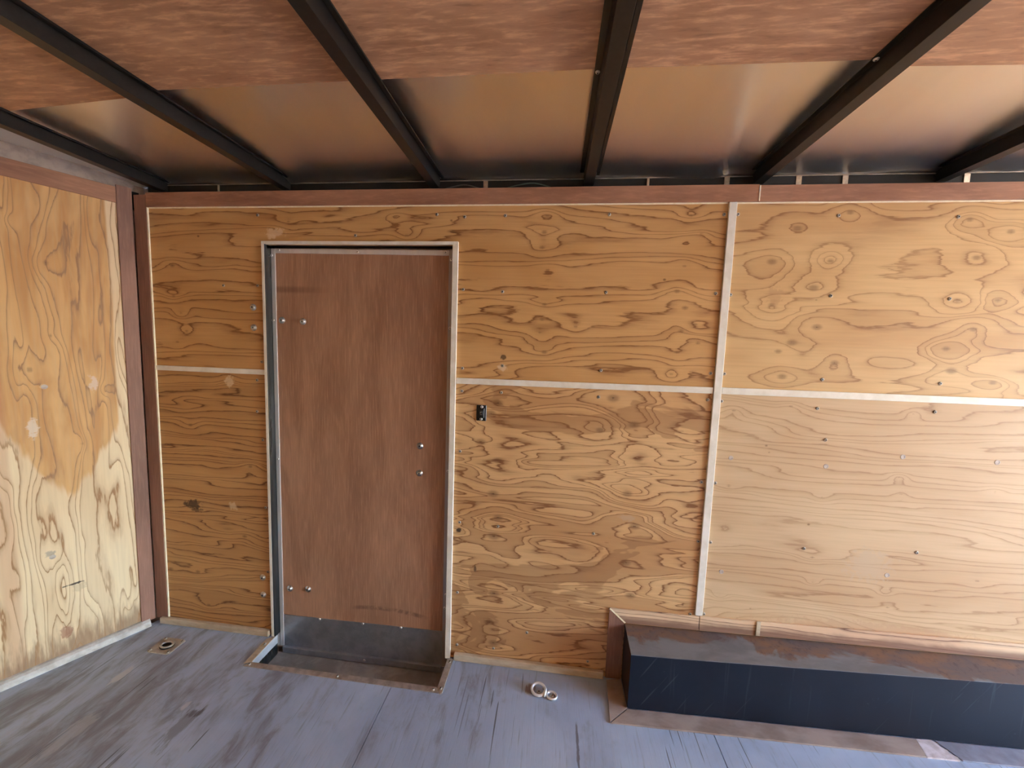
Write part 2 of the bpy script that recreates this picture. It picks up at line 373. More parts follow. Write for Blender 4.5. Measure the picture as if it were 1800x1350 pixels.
M_PALE = plain('pale_wood', C(206, 192, 168), C(178, 160, 134), .6, 0, 24, .3, (.3, 1, 1))
M_PALEG = plain('pale_painted_wood', C(216, 212, 204), C(186, 180, 170), .5, 0, 26, .4)
M_EDGE = plain('pale_ply_edge', C(250, 240, 214), C(240, 226, 192), .6, 0, 40, .3)
M_SHELL = plain('bare_shell', (.50, .39, .31), None, .5)
M_GROUND = plain('gravel', (.42, .38, .32), (.30, .27, .23), .95, 0, 9, .2, bump=.4)
M_SUB = plain('dark_underfloor', (.03, .03, .03), None, .8)

def skin_mat():
    s = NT('roof_skin')
    sp = s.noise(220, 2, .5)
    br = s.noise(3, 3, .5, None, .3, (2.2, .5, 1))
    c = s.mix(s.step(br, .3, .7), (.97, .95, .91), (.92, .90, .86))
    c = s.mix(s.step(sp, .70, .76, 0, .5), c, (.97, .96, .94))
    return s.done(c, s.math('MULTIPLY_ADD', br, .05, .285), 1.0)
M_SKIN = skin_mat()
def kick_mat():
    s = NT('kick_steel')
    n = s.noise(20, 5, .65, None, .4); f = s.noise(70, 3, .7)
    c = s.mix(s.step(n, .35, .7), (.46, .48, .52), (.36, .38, .42))
    c = s.mix(s.step(f, .66, .74, 0, .5), c, (.5, .5, .52))
    return s.done(c, s.math('MULTIPLY_ADD', n, .2, .32), .85)
M_KICK = kick_mat()
def pit_mat():
    s = NT('muddy_step')
    n = s.noise(9, 5, .65, None, .5); f = s.noise(120, 2, .6)
    c = s.mix(s.step(n, .35, .65), (.40, .37, .33), (.27, .245, .215))
    c = s.mix(s.step(f, .55, .75, 0, .5), c, (.32, .29, .25))
    s.bump(f, .3, .002)
    return s.done(c, .6, .25)
M_PIT = pit_mat()
def rust_mat():
    s = NT('rusty_steel')
    n = s.noise(4.5, 5, .62, None, .5, (.7, 1, 1)); f = s.noise(46, 4, .7); g = s.noise(14, 4, .6, None, .3, (.4, 1, 1), (3, 0, 1))
    o = s.sep()
    lean = s.math('MULTIPLY_ADD', o[1], 2.8, s.math('MULTIPLY', o[0], .09))          # the rust has crept out from the wall side
    r = s.step(s.math('ADD', n, lean), .50, .57)
    steel = s.mix(s.step(g, .35, .65), (.13, .135, .145), (.19, .195, .205))
    rust = s.mix(s.step(g, .35, .65), C(98, 84, 80), C(126, 92, 66))
    rust = s.mix(s.step(f, .5, .72, 0, .6), rust, C(70, 56, 54))
    c = s.mix(r, steel, rust)
    s.bump(f, .25, .002)
    return s.done(c, s.math('MULTIPLY_ADD', r, .3, .42), 0, .5)
M_RUST = rust_mat()
def black_box_mat():
    s = NT('scuffed_black_paint')
    n = s.noise(5, 4, .6); f = s.noise(60, 4, .75)
    slant = s.vec('DOT_PRODUCT', s.obj, (.83, 0, -.56))
    k = s.n('ShaderNodeCombineXYZ'); s.put(k.inputs[0], slant)
    along = s.vec('DOT_PRODUCT', s.obj, (.56, 0, .83)); s.put(k.inputs[2], along)
    sc = s.noise(60, 2, .5, k.outputs[0], 0, (1, 1, .05))
    dr = s.noise(30, 2, .5, None, 0, (1.5, 1, .08), (2, 0, 0))
    c = s.mix(s.step(n, .35, .7), (.004, .008, .019), (.008, .013, .027))
    c = s.mix(s.step(sc, .66, .74, 0, .12), c, (.25, .27, .28))
    c = s.mix(s.step(dr, .66, .78, 0, .10), c, (.22, .26, .27))
    c = s.mix(s.step(f, .66, .76, 0, .4), c, (.12, .14, .16))
    return s.done(c, s.math('MULTIPLY_ADD', n, .2, .36), 0, .3)
M_BBOX = black_box_mat()
def floor_mat():
    s = NT('worn_grey_paint')
    o = s.sep()
    st = s.noise(95, 3, .65, None, .1, (1, .05, 1))               # fibres run toward the wall
    st2 = s.noise(15, 5, .65, None, .6, (1, .38, 1))
    bl = s.noise(2.3, 5, .62, None, .6, (1, .6, 1))
    chk = s.noise(80, 2, .5, None, .1, (1, .03, 1), (5, 0, 0))
    paint = s.mix(s.step(bl, .35, .68), C(178, 196, 220), C(160, 176, 200))
    grime = s.mix(s.step(st2, .3, .7), C(140, 138, 138), C(118, 114, 114))
    far = s.step(o[0], 1.3, .1, .0, .10)                             # most trodden by the nose
    w = s.step(s.math('ADD', s.math('MULTIPLY_ADD', st2, .55, s.math('MULTIPLY', bl, .5)), far), .56, .74)
    c = s.mix(s.math('MULTIPLY', w, .70), paint, grime)
    c = s.mix(s.step(st, .56, .74, 0, .28), c, C(176, 176, 184))
    c = s.mix(s.step(st, .44, .28, 0, .35), c, C(92, 86, 84))
    crack = s.math('MULTIPLY', s.step(chk, .66, .685), s.step(s.noise(2.2, 2, .5, None, 0, (1, .8, 1), (1, 4, 0)), .42, .58))
    c = s.mix(s.math('MULTIPLY', crack, .75), c, C(64, 58, 56))
    for (x, y, rx, ry, colr, op) in [(-.006, -.292, .016, .05, C(198, 202, 206), .8), (.08, -.52, .03, .1, C(190, 194, 200), .45), (.417, -.426, .035, .09, C(84, 74, 68), .5),
                                     (.36, -.36, .012, .018, C(196, 200, 206), .8), (1.615, -.1, .022, .03, C(104, 76, 54), .7), (1.79, -.30, .006, .07, C(80, 70, 66), .7), (.42, -.38, .03, .02, C(74, 66, 62), .6)]:
        d = s.vec('MULTIPLY', s.vec('SUBTRACT', s.obj, (x, y, 0)), (1 / rx, 1 / ry, 0))
        ln = s.math('ADD', s.vec('LENGTH', d), s.math('MULTIPLY_ADD', s.noise(34, 4, .65, None, .4, (1, .3, 1)), 3.0, -1.5))
        c = s.mix(s.step(ln, .6, 1.05, op, 0), c, colr)
    s.bump(s.math('SUBTRACT', st, s.math('MULTIPLY', crack, 1.5)), .35, .0015)
    return s.done(c, s.math('MULTIPLY_ADD', w, .25, .38), 0, .5)
M_FLOOR = floor_mat()

# ------------------------------------------------------------ the setting
ground = new_obj('ground', box(-30, 40, -30, 30, -.62, -.5), M_GROUND); struct(ground, 'gravel yard around the trailer')
floor = new_obj('floor', box(APEX + .05, XR, -WID, .05, -.13, -.10), M_SUB)
struct(floor, 'grey painted plywood floor of the trailer, worn and streaked')
sheets = [
    [(-.174, 0), (.436, 0), (.436, PITY - .002), (1.068, PITY - .002), (1.068, -WID), (-.174, -WID), (APEX, -WID / 2)],
    [(1.070, PITY - .002), (1.254, PITY - .002), (1.254, 0), (2.277, 0), (2.277, -WID), (1.070, -WID)],
    [(2.280, 0), (3.498, 0), (3.498, -WID), (2.280, -WID)],
    [(3.501, 0), (XR, 0), (XR, -WID), (3.501, -WID)]]
for poly in sheets: new_obj('floor_sheet', prism(poly, -.018, 0), M_FLOOR, floor)
# step well below the door
well = bmesh.new()
add_box(well, DX0 - .004, DX1 + .018, PITY - .002, .045, PITZ - .004, PITZ)
new_obj('step_plate', well, M_PIT, floor)
new_obj('step_side', box(DX0 - .004, DX0, PITY, 0, PITZ, 0), M_DARKM, floor)
new_obj('step_flange', box(DX0 + .0002, DX0 + .004, PITY + .003, -.001, -.036, .002, .0006), M_SATIN, floor)
new_obj('step_side', box(DX1 + .014, DX1 + .018, PITY, 0, PITZ, 0), M_DULL, floor)
new_obj('step_riser', box(DX0, DX1 + .014, PITY - .002, PITY + .002, PITZ, -.001), M_DULL, floor)
e_front = new_obj('step_edging', prism([(.428, -.176), (1.262, -.178), (1.252, -.153), (.446, -.153)], 0, .003, bev=.0008), M_DULL, floor)
e_right = new_obj('step_edging', prism([(1.266, -.182), (1.276, -.176), (1.276, -.012), (1.250, -.006), (1.250, -.155)], 0, .004, bev=.0008), M_DULL, floor)
e_left = new_obj('step_edging', prism([(.418, -.165), (.446, -.152), (.440, -.010), (.412, -.030)], 0, .003, bev=.0008), M_PALE, floor)

def screw_mesh(name, r, h, m=(M_ZINC, M_RECESS), seg=12):
    bm = lathe(bmesh.new(), [(r, 0), (r * .96, h * .35), (r * .72, h * .85), (r * .40, h), (r * .34, h * .95), (r * .26, h * .45)], seg, mi=[0, 0, 0, 0, 1, 1])
    me = bpy.data.meshes.new(name); bmesh.ops.recalc_face_normals(bm, faces=bm.faces); bm.to_mesh(me); bm.free()
    for x in m: me.materials.append(x)
    for p in me.polygons: p.use_smooth = True
    return me
M_SCREW = plain('dark_zinc', (.46, .41, .34), (.34, .30, .25), .42, .5, 90)
ME_SCREW = screw_mesh('screw', .0066, .0042, (M_SCREW, M_RECESS))
ME_RIVET = screw_mesh('small_screw', .0060, .0036, (plain('bright_screw', (.82, .80, .77), (.7, .68, .65), .3, .6), M_RECESS), seg=10)
ME_BOLT = lathe(bmesh.new(), [(.0145, 0), (.0142, .0016), (.0100, .0018), (.0098, .004), (.0078, .0072), (.0040, .0082), (.0036, .0078), (.0030, .005)], 16, mi=[0, 0, 0, 0, 0, 0, 1, 1])
_me = bpy.data.meshes.new('bolt'); bmesh.ops.recalc_face_normals(ME_BOLT, faces=ME_BOLT.faces); ME_BOLT.to_mesh(_me); ME_BOLT.free(); ME_BOLT = _me
ME_BOLT.materials.append(M_ZINC); ME_BOLT.materials.append(M_RECESS)
for p in ME_BOLT.polygons: p.use_smooth = True
def fix(me, name, parent, loc, rot=None):
    o = bpy.data.objects.new(name, me); COL.objects.link(o); o.parent = parent
    o.location = Vector(loc) - (parent.location if parent.type == 'EMPTY' else Vector((0, 0, 0)))
    o.rotation_euler = rot or (0, random.uniform(0, 6.28), 0)
    return o
FLAT = lambda: (-PI / 2, 0, random.uniform(0, 6.28))
for (x, y, z, e) in [(.446, -.166, .003, e_front), (.835, -.166, .003, e_front), (1.236, -.167, .003, e_front), (1.264, -.158, .004, e_right), (1.264, -.030, .004, e_right), (.428, -.06, .003, e_left)]:
    fix(ME_SCREW, 'screw', e, (x, y, z), FLAT())

# side wall in view
wall_back = new_obj('wall_back', box(-.2, XR, .062, .072, -.13, ZS + .14), M_SHELL); struct(wall_back, 'plywood side wall holding the narrow door')
XL, XDL, XDR = span(-.116, .428, .009), span(.428, 1.256, .012), span(1.256, 2.266, .009)
ZLOW, ZUP = span(1.212, 1.748, .009), span(1.748, 1.905, .009)
p_um = ply_panel([(XL, ZLOW + ZUP[1:]), (XDL, ZUP), (XDR, ZLOW + ZUP[1:])], 0, .012, M_UM, wall_back)
p_ll = ply_panel([(XL, span(0, 1.209, .009))], 0, .012, M_LL, wall_back)
p_lm = ply_panel([(XDR, span(0, 1.209, .009))], 0, .012, M_LM, wall_back)
XRR = span(2.269, 3.5, .009) + span(3.5, XR, .05)[1:]
p_ur = ply_panel([(XRR, span(1.220, 1.905, .009))], 0, .012, M_UR, wall_back)
p_lr = ply_panel([(XRR, span(0, 1.217, .009))], 0, .012, M_LR, wall_back)
def panel_at(x, z): return (p_um if z > 1.214 else p_ll if x < .5 else p_lm) if x < 2.267 else (p_ur if z > 1.218 else p_lr)
for x, z in SCREWS: fix(ME_SCREW, 'screw', panel_at(x, z), (x, .0005, z))
for x, z in HINGE: fix(ME_BOLT, 'bolt', panel_at(x, z), (x, .0005, z))
ME_PLUG = bpy.data.meshes.new('plug'); _b = lathe(bmesh.new(), [(.009, 0), (.0085, .0012), (.0062, .0014), (.006, .0006)], 14); _b.to_mesh(ME_PLUG); _b.free()
ME_PLUG.materials.append(plain('plug_putty', C(206, 194, 180), C(176, 160, 150), .6))
for x, z in PLUGS: fix(ME_PLUG, 'plug', panel_at(x, z), (x, .0003, z))
new_obj('top_rail', box(-.15, XR, .036, .062, 1.90, 2.020), M_CAVITY, wall_back)
new_obj('top_rail_sill', box(-.15, XR, .012, .036, 1.895, 1.90), M_CAVITY, wall_back)
n_tr = [0]
def trim(bm, mat, label, parent=None):
    n_tr[0] += 1
    return struct(new_obj('trim_%d' % n_tr[0], bm, mat), label)
trim(box(-.112, 2.352, -.008, 0, 1.902, 1.961, .001), M_TRIM, 'long red-brown plywood strip along the top of the wall above the door')
trim(box(2.354, XR, -.008, 0, 1.902, 1.958, .001), M_TRIM, 'red-brown plywood strip along the wall top past the upright white batten')
trim(box(-.172, -.114, -.007, 0, .02, 1.952, .001), M_TRIMV, 'red-brown upright corner strip on the door wall')
trim(box(-.1130, -.1085, -.006, -.0003, .02, 1.900), M_EDGE, 'thin pale upright bead beside the corner strip')
trim(box(-.107, .420, -.005, -.0003, 1.2015, 1.2235, .001), M_WHITE, 'short level white batten between the corner and the door')
trim(prism([(1.263, 1.2005), (2.253, 1.2055), (2.253, 1.2295), (1.263, 1.2245)], -.006, -.0003, 'y', .001), M_WHITE, 'level white batten between the door and the upright batten')
trim(prism([(2.285, 1.206), (XR, 1.216), (XR, 1.242), (2.285, 1.231)], -.006, -.0003, 'y', .001), M_WHITE, 'level white batten running past the wheel box to the rear')
trim(box(2.2545, 2.2825, -.009, -.0003, .317, 1.901, .0015), M_WHITE, 'upright white batten from the top strip to the wheel box')
trim(box(-.105, 2.252, -.0030, -.0002, 1.8965, 1.9015), M_EDGE, 'thin pale bead under the top strip above the door')
trim(box(2.285, XR - .01, -.0030, -.0002, 1.8965, 1.9015), M_EDGE, 'thin pale bead under the top strip past the upright white batten')
trim(box(2.3522, 2.3560, -.0095, -.0083, 1.903, 1.957), M_EDGE, 'pale upright joint line across the top strip')
struct(new_obj('baseboard_door_left', box(-.145, .412, -.019, -.0003, .0, .029, .003), M_PALE), 'weathered pale wood strip at the floor between the corner and the door')
struct(new_obj('baseboard_door_right', box(1.278, 1.912, -.019, -.0003, .0, .031, .003), M_PALE), 'weathered pale wood strip at the floor between the door and the wheel box')

# slanted nose walls
wall_left = new_obj('wall_left', box(-.06, CX + .04, -.06, -.05, -.13, ZS + .14), M_SHELL); wall_left.matrix_world = NOSE
struct(wall_left, 'slanted plywood nose wall, orange heartwood above pale sapwood')
p_n = ply_panel([(span(.045, .6, .009) + span(.6, CX, .05)[1:], span(0, 1.905, .009))], -.012, 0, M_NOSE, wall_left)
new_obj('top_rail', box(-.02, CX, -.05, -.03, 1.90, 1.974), M_CAVITY, wall_left)
for s_, z in [(.286, 1.141), (.30, .455)]: fix(ME_PLUG, 'plug', p_n, (s_, -.0003, z), (0, 0, PI))
def on_nose(o): o.matrix_world = NOSE; return o
on_nose(trim(box(.010, .058, 0, .007, .02, 1.976, .001), M_TRIMV, 'red-brown upright corner strip on the slanted nose wall'))
on_nose(trim(box(.0585, CX, 0, .007, 1.902, 1.966, .001), M_TRIM, 'red-brown strip along the top of the slanted nose wall'))
on_nose(struct(new_obj('baseboard_left', prism([(0.0005, 0), (.026, 0), (.026, .012), (.020, .022), (.010, .029), (.0005, .031)], .030, CX - .02, 'x'), M_PALEG), 'white rounded wood strip at the foot of the slanted nose wall'))
MIR = Matrix(((-ND.x, NN.x, 0, APEX), (ND.y, -NN.y, 0, -WID / 2), (0, 0, 1, 0), (0, 0, 0, 1)))
wl2 = new_obj('wall_left_far', box(0.01, CX, -.06, 0, -.13, ZS + .14), M_FAR)
wl2.matrix_world = Matrix.Translation((APEX, -WID / 2, 0)) @ Matrix.Rotation(math.atan2(-math.cos(NANG), math.sin(NANG)), 4, 'Z')
struct(wl2, 'other half of the pointed nose wall, plywood')
wf = new_obj('wall_front', box(-.2, XR, -WID - .06, -WID, -.13, ZS + .14), M_FAR); struct(wf, 'opposite plywood side wall')
wr = bmesh.new(); add_box(wr, XR, XR + .06, -WID - .06, -WID + .09, -.13, ZS + .1); add_box(wr, XR, XR + .06, -.09, .072, -.13, ZS + .1); add_box(wr, XR, XR + .06, -WID + .09, -.09, 1.90, ZS + .1)
wr = new_obj('wall_right', wr, M_BLACK); struct(wr, 'black steel frame of the open rear doorway')

ramp = new_obj('ramp_door', prism([(XR + .065, -.02), (XR + 1.95, -.49), (XR + 1.95, -.44), (XR + .065, .03)], -WID + .12, -.12, 'y'), plain('ramp_ply', C(206, 196, 180), C(184, 172, 156), .7, 0, 6))  # unseen pale ramp, added so sunlight bounces up to the ceiling
struct(ramp, 'unseen lowered ramp door at the rear doorway, added to bounce daylight inside')
# roof: rippled bare metal skin, brown sheets laid on the bows
ceiling = empty('ceiling', (2, -1.2, ZS)); struct(ceiling, 'bare metal roof skin above brown plywood sheets')
CREASE = [(.58, .0055, .05, 1), (1.24, .006, .035, -1), (2.21, .006, .03, 1), (.16, .004, .07, -1), (2.75, .003, .08, 1), (1.95, .002, .1, -1), (3.2, .004, .06, 1), (.85, .002, .12, 1)]
def skin_z(x, y):
    z = ZS + .0018 * math.sin(x * 5.1 + .7) + .0010 * math.sin(x * 11.3 + 2 * y) + .0012 * math.sin(y * 6 + x * 2)
    for cx_, a, w, sg in CREASE:
        d = (x - cx_ - .10 * (y + .3)) / w; a *= 1.7
        z += a * (1 / (1 + math.exp(-d * 2.2)) - .5) * math.exp(-(d / 4) ** 2) * sg
    return z
sk = bmesh.new(); NX, ys = 360, [-WID - .05, -1.6, -1.1] + [-.9 + .9 * i / 30 for i in range(31)] + [.010, .020, .030, .040, .050, .061]
rows = []
for y in ys:
    row = []
    for i in range(NX + 1):
        x = -.95 + (XR + .05 + .95) * i / NX
        z = skin_z(x, min(y, 0)) - .006 + .032 * (1 - math.exp(min(0, y - .036) / .10))
        row.append(sk.verts.new((x - 2, y + 1.2, z - ZS)))
    rows.append(row)
for a, b in zip(rows, rows[1:]):
    for i in range(NX): sk.faces.new((a[i], a[i + 1], b[i + 1], b[i]))
skin = new_obj('roof_skin', sk, M_SKIN, ceiling, smooth=True)
sm = skin.modifiers.new('thick', 'SOLIDIFY'); sm.thickness = .0015; sm.offset = 1
def local(bm, root):
    bmesh.ops.translate(bm, vec=-root.location, verts=bm.verts); return bm
def sheet(pts, z0):
    bm = prism(pts, z0, z0 + .004)
    new_obj('ceiling_sheet', local(bm, ceiling), M_CEIL, ceiling)
sheet([(-.70, -.405), (.50, -.494), (.50, -WID), (-.12, -WID), (APEX + .05, -1.3)], 2.0205)
sheet([(.502, -.512), (1.74, -.515), (2.364, -.503), (2.364, -WID), (.502, -WID)], 2.0205)
sheet([(2.367, -.481), (2.96, -.454), (XR - .02, -.445), (XR - .02, -WID), (2.367, -WID)], 2.0205)
# tie straps and seam flange in the gap above the wall
for x in (.194, 1.354, 1.975, 2.256, 2.502, 2.656, 3.042):
    w = .004 if x in (.194, 1.975) else .009
    new_obj('strap', local(box(x - w, x + w, .0325, .0355, 1.945, 2.004), ceiling), M_ZINC, ceiling)
new_obj('seam_flange', local(box(-.12, XR, .031, .0355, 2.0045, 2.0065), ceiling), M_DULL, ceiling)

# ------------------------------------------------------------ roof bows
def bow(x, label):
    r = empty('roof_bow', (x, 0, 1.980))
    hat = prism([(-.036, .040), (-.036, .0375), (-.021, .0375), (-.0175, -.002), (.0175, -.002), (.021, .0375), (.036, .0375), (.036, .040)], -WID + .002, .034, 'y', .0007)
    new_obj('channel', hat, M_BLACK, r)
    new_obj('flange_lip', box(.026, .037, -WID + .002, .034, .0335, .0374), M_BLACK, r)
    for y in (-.51, -1.2): fix(ME_RIVET, 'screw', r, (x - .028, y, 2.0174), (PI / 2, 0, 0))
    return tag(r, label, 'roof bow', 'black roof bows')
bow(-.068, 'black steel roof bow ending at the corner of the slanted nose wall')
bow(.507, 'black steel roof bow ending above the hinge side of the door')
bow(1.149, 'black steel roof bow ending above the latch side of the door')
bow(1.755, 'black steel roof bow between the door and the upright white batten')
bow(2.364, 'black steel roof bow just past the top of the upright white batten')
bow(2.963, 'black steel roof bow next past the one beside the upright white batten')
bow(3.57, 'black steel roof bow over the far end of the wheel box')

bow(4.79, 'black steel roof bow nearest the rear doorway')
bow(4.18, 'black steel roof bow between the wheel box and the rear doorway')
# ------------------------------------------------------------ door frame and door
fr = empty('door_frame', (.84, 0, PITZ)); struct(fr, 'bright metal frame around the narrow brown door')
def fpart(name, bm, mat): return new_obj(name, local(bm, fr), mat, fr)
fpart('jamb', box(.4345, .4395, -.0115, .050, .001, 1.7475, .0005), M_DARKM)  # inner return coloured dark to paint in its dim reflection
fpart('jamb_face', box(.4225, .4340, -.0125, -.0005, .001, 1.7475, .0006), M_WHITE)
fpart('jamb_foot', box(.4355, .4395, .001, .050, PITZ + .001, .000), M_JAMB)
fpart('jamb', prism([(1.2380, -.012), (1.2600, -.012), (1.2600, -.0005), (1.2440, -.0005), (1.2440, .050), (1.2380, .050)], .001, 1.7475, 'z', .0006), M_WHITE)
fpart('jamb_foot', box(1.2380, 1.2440, .001, .050, PITZ + .001, .000), M_DULL)
fpart('head', box(.4225, 1.2600, -.0125, -.0005, 1.7480, 1.7595, .0006), M_WHITE)
fpart('head_gap_shade', box(.4400, 1.2375, .0000, .050, 1.7485, 1.7535), M_CAVITY)  # black underside paints the shade of the gap between head and door
door = empty('door_1', (.836, .035, PITZ)); struct(door, 'narrow reddish-brown plywood door with metal edging and dark kick plate')
def dpart(name, bm, mat): return new_obj(name, local(bm, door), mat, door)
dpart('door_panel', box(.446, 1.230, .024, .046, -.066, 1.736), M_DOOR)
strips = {}
strips['l'] = dpart('edge_strip', box(.4405, .4585, .0195, .0238, -.066, 1.737, .0006), M_ALU)
strips['r'] = dpart('edge_strip', box(1.2150, 1.2330, .0195, .0238, -.066, 1.737, .0006), M_GREYM)
strips['t'] = dpart('edge_strip', prism([(.4590, 1.719), (1.2145, 1.7135), (1.2145, 1.734), (.4590, 1.737)], .0200, .0238, 'y', .0006), M_ALU)
strips['k'] = dpart('kick_plate', prism([(.4590, -.064), (1.2145, -.064), (1.2145, .097), (.4590, .088)], .0215, .0238, 'y', .0004), M_KICK)
strips['s'] = dpart('sweep_channel', box(.4590, 1.2145, .0080, .0212, -.090, -.062, .001), M_KICK)
for x, z in DBOLT: fix(ME_BOLT, 'bolt', door, (x, .0238, z))
for x, z in DSCR:
    y = .0198 if (z > 1.70 or x < .46 or x > 1.2) else .0213
    if z < 0: y, z = .0078, -.076
    part = strips['s' if y < .01 else 'k' if y > .02 else 't' if z > 1.714 else 'l' if x < .5 else 'r']
    fix(ME_RIVET, 'screw', door, (x + (.006 if x < .45 else -.008 if x > 1.22 else 0), y, z)).parent = part

# ------------------------------------------------------------ wheel box and its wood surround
XB0, XB1 = 1.987, 3.85
wb = empty('wheel_box', (XB0, -.07, 0)); tag(wb, 'long black steel wheel box with a rusty top against the wall', 'wheel box')
def wpart(name, bm, mat): return new_obj(name, local(bm, wb), mat, wb)
xs = [XB0 + (XB1 - XB0) * i / 12 for i in range(13)]
bm = bmesh.new()
T0 = [bm.verts.new((x, -.0005, box_top(x))) for x in xs]; T1 = [bm.verts.new((x, box_front(x) - .001, box_top(x) - .020)) for x in xs]
for i in range(12): bm.faces.new((T0[i], T1[i], T1[i + 1], T0[i + 1]))
ex = bmesh.ops.extrude_face_region(bm, geom=list(bm.faces)); bmesh.ops.translate(bm, vec=(0, 0, -.003), verts=[g for g in ex['geom'] if isinstance(g, bmesh.types.BMVert)])
wpart('top_plate', bm, M_RUST)
bm = bmesh.new()
A = [bm.verts.new((x, box_front(x), .0062)) for x in xs]; B = [bm.verts.new((x, box_front(x), box_top(x) - .0235)) for x in xs]
for i in range(12): bm.faces.new((A[i], A[i + 1], B[i + 1], B[i]))
ex = bmesh.ops.extrude_face_region(bm, geom=list(bm.faces)); bmesh.ops.translate(bm, vec=(0, .003, 0), verts=[g for g in ex['geom'] if isinstance(g, bmesh.types.BMVert)])
wpart('front_plate', bm, M_BBOX)
for xe, d in ((XB0, .003), (XB1, -.003)):
    f, t = box_front(xe) + .003, box_top(xe)
    wpart('end_plate', prism([(f, .0062), (-.0005, .0062), (-.0005, t - .004), (f, t - .0238)], xe, xe + d, 'x'), M_RUST if d < 0 else M_BLACK)
M_STAIN = plywood('ply_stained', [(2.1, .29), (2.33, .30), (2.9, .31)], W(232, 200, 160), W(214, 170, 134), W(122, 80, 66), lines=46, wave=.5, seed=40, knot_amp=1.5, knot_size=.03,
                  extra=lambda s, v, xyz, b: s.mix(s.step(s.math('ADD', s.math('ADD', s.math('MULTIPLY_ADD', xyz[0], -.022, xyz[2]), .045), s.math('MULTIPLY_ADD', s.noise(5, 4, .6, v, .5, (1, 1, 2)), .05, -.025)), .292, .262, 0, .8), b, C(112, 76, 68)))
ztop = lambda x: .308 + .022 * max(0, x - 2.05)
def wtrim(x0, x1, lab, left_mitre=False):
    p = [(1.990 if left_mitre else x0, box_top(x0) + .006), (x1, box_top(x1) + .006), (x1, ztop(x1)), (1.924 if left_mitre else x0, ztop(x0))]
    return trim(prism(p, -.008, -.0003, 'y', .0008), M_STAIN, lab)
wtrim(1.924, 2.2715, 'stained mitred wood strip on the wall at the box corner', True)
wtrim(2.274, 2.488, 'short stained wood strip under the upright white batten')
wtrim(2.491, XB1, 'long stained wood strip on the wall over the rusty box top')
trim(box(2.4840, 2.4985, -.0125, -.0083, .262, .320, .0006), M_PALE, 'small tan wood tab over a joint in the strip above the rusty box')
trim(prism([(1.921, .001), (1.983, .001), (1.983, .252), (1.921, .306)], -.007, -.0003, 'y', .0008), M_TRIMV, 'red-brown upright strip on the wall at the end of the wheel box')
trim(prism([(1.985, .250), (1.9895, .2545), (1.9255, .3095), (1.921, .306)], -.0085, -.0075, 'y'), M_EDGE, 'pale slanted joint line at the corner of the wheel box surround')
M_FLANGE = plain('worn_brown_ply', C(172, 156, 146), C(144, 126, 116), .6, 0, 14, .3, (.5, 1, 1))
M_FLANGEB = plain('grey_painted_ply', C(150, 152, 166), C(128, 128, 138), .5, 0, 14, .4)
trim(prism([(1.913, -.201), (1.985, -.139), (1.985, -.0075), (1.924, -.0205)], .0002, .006, 'z', .0008), M_FLANGE, 'short brown wood strip on the floor at the end of the wheel box')
XA, XT = 2.98, 3.085
trim(prism([(1.917, -.203), (XA, box_front(XA) - .066), (XA + .02, box_front(XA) - .002), (1.988, -.139)], .0002, .006, 'z', .0008), M_FLANGE, 'long brown wood strip on the floor in front of the wheel box')
jag = [(XA + .001, box_front(XA) - .066)] + [(XT - .035 * i / 6 + (.008 if i % 2 else 0), box_front(XT) - .066 + .064 * i / 6) for i in range(7)] + [(XA + .021, box_front(XA) - .002)]
trim(prism(jag, .0002, .0055, 'z'), plain('torn_pale_ply', C(222, 212, 214), C(190, 176, 172), .7, 0, 30), 'pale splintered end of the floor strip by the wheel box')
trim(prism([(XT + .010, box_front(XT) - .064), (XB1, box_front(XB1) - .066), (XB1, box_front(XB1) - .002), (XT - .020, box_front(XT) - .002)], .0002, .005, 'z', .0008), M_FLANGEB, 'grey painted floor strip past the splintered end')

# ------------------------------------------------------------ small things
sw = empty('outlet_plate', (1.3685, 0, 1.053)); tag(sw, 'small black outlet plate on the plywood right of the door', 'outlet')
def spart(name, bm, mat): return new_obj(name, bm, mat, sw)
sp = spart('plate', box(-.0205, .0205, -.006, -.0002, 0, .065, .002), M_SOCKET)
spart('bezel', box(-.0130, .0130, -.0095, -.0061, .012, .053, .0018), M_SOCKET)
spart('socket_face', box(-.0075, .0075, -.0108, -.0096, .022, .043, .0005), M_SOCKET)
for dx, w in ((-.003, .0012), (.003, .0012)): spart('slot_mark', box(dx - w, dx + w, -.0112, -.0109, .033, .040), M_MARK)
spart('slot_mark', box(-.003, .003, -.0112, -.0109, .0255, .0275), M_MARK)
for z in (.0075, .0575):
    o = bpy.data.objects.new('screw', ME_RIVET); COL.objects.link(o); o.parent = sp; o.location = (.002 if z > .03 else 0, -.0061, z)

# flush tie-down: plate, recessed bowl, folded ring
td = empty('flush_tie_down', (.0195, -.130, 0)); tag(td, 'flush metal tie-down plate with folded ring set in the floor', 'tie-down')
bm = bmesh.new(); hw, hh, N = .054, .042, 32
outer, inner = [], []
for k in range(N):
    a = 2 * PI * k / N; c_, s_ = math.cos(a), math.sin(a); q = min(hw / max(abs(c_), 1e-6), hh / max(abs(s_), 1e-6))
    outer.append((q * c_, q * s_)); inner.append((.036 * c_, .027 * s_))
R0 = [bm.verts.new((x, y, .0002)) for x, y in outer]; R1 = [bm.verts.new((x * .97, y * .97, .003)) for x, y in outer]
R2 = [bm.verts.new((x, y, .0034)) for x, y in inner]; R3 = [bm.verts.new((x * .8, y * .8, .0012)) for x, y in inner]
for P_, Q_ in ((R0, R1), (R1, R2), (R2, R3)):
    for k in range(N): bm.faces.new((P_[k], P_[(k + 1) % N], Q_[(k + 1) % N], Q_[k]))
M_OLDZ = plain('dirty_zinc', (.60, .59, .55), (.44, .42, .39), .36, .7, 40)
tp = new_obj('plate', bm, M_OLDZ, td)
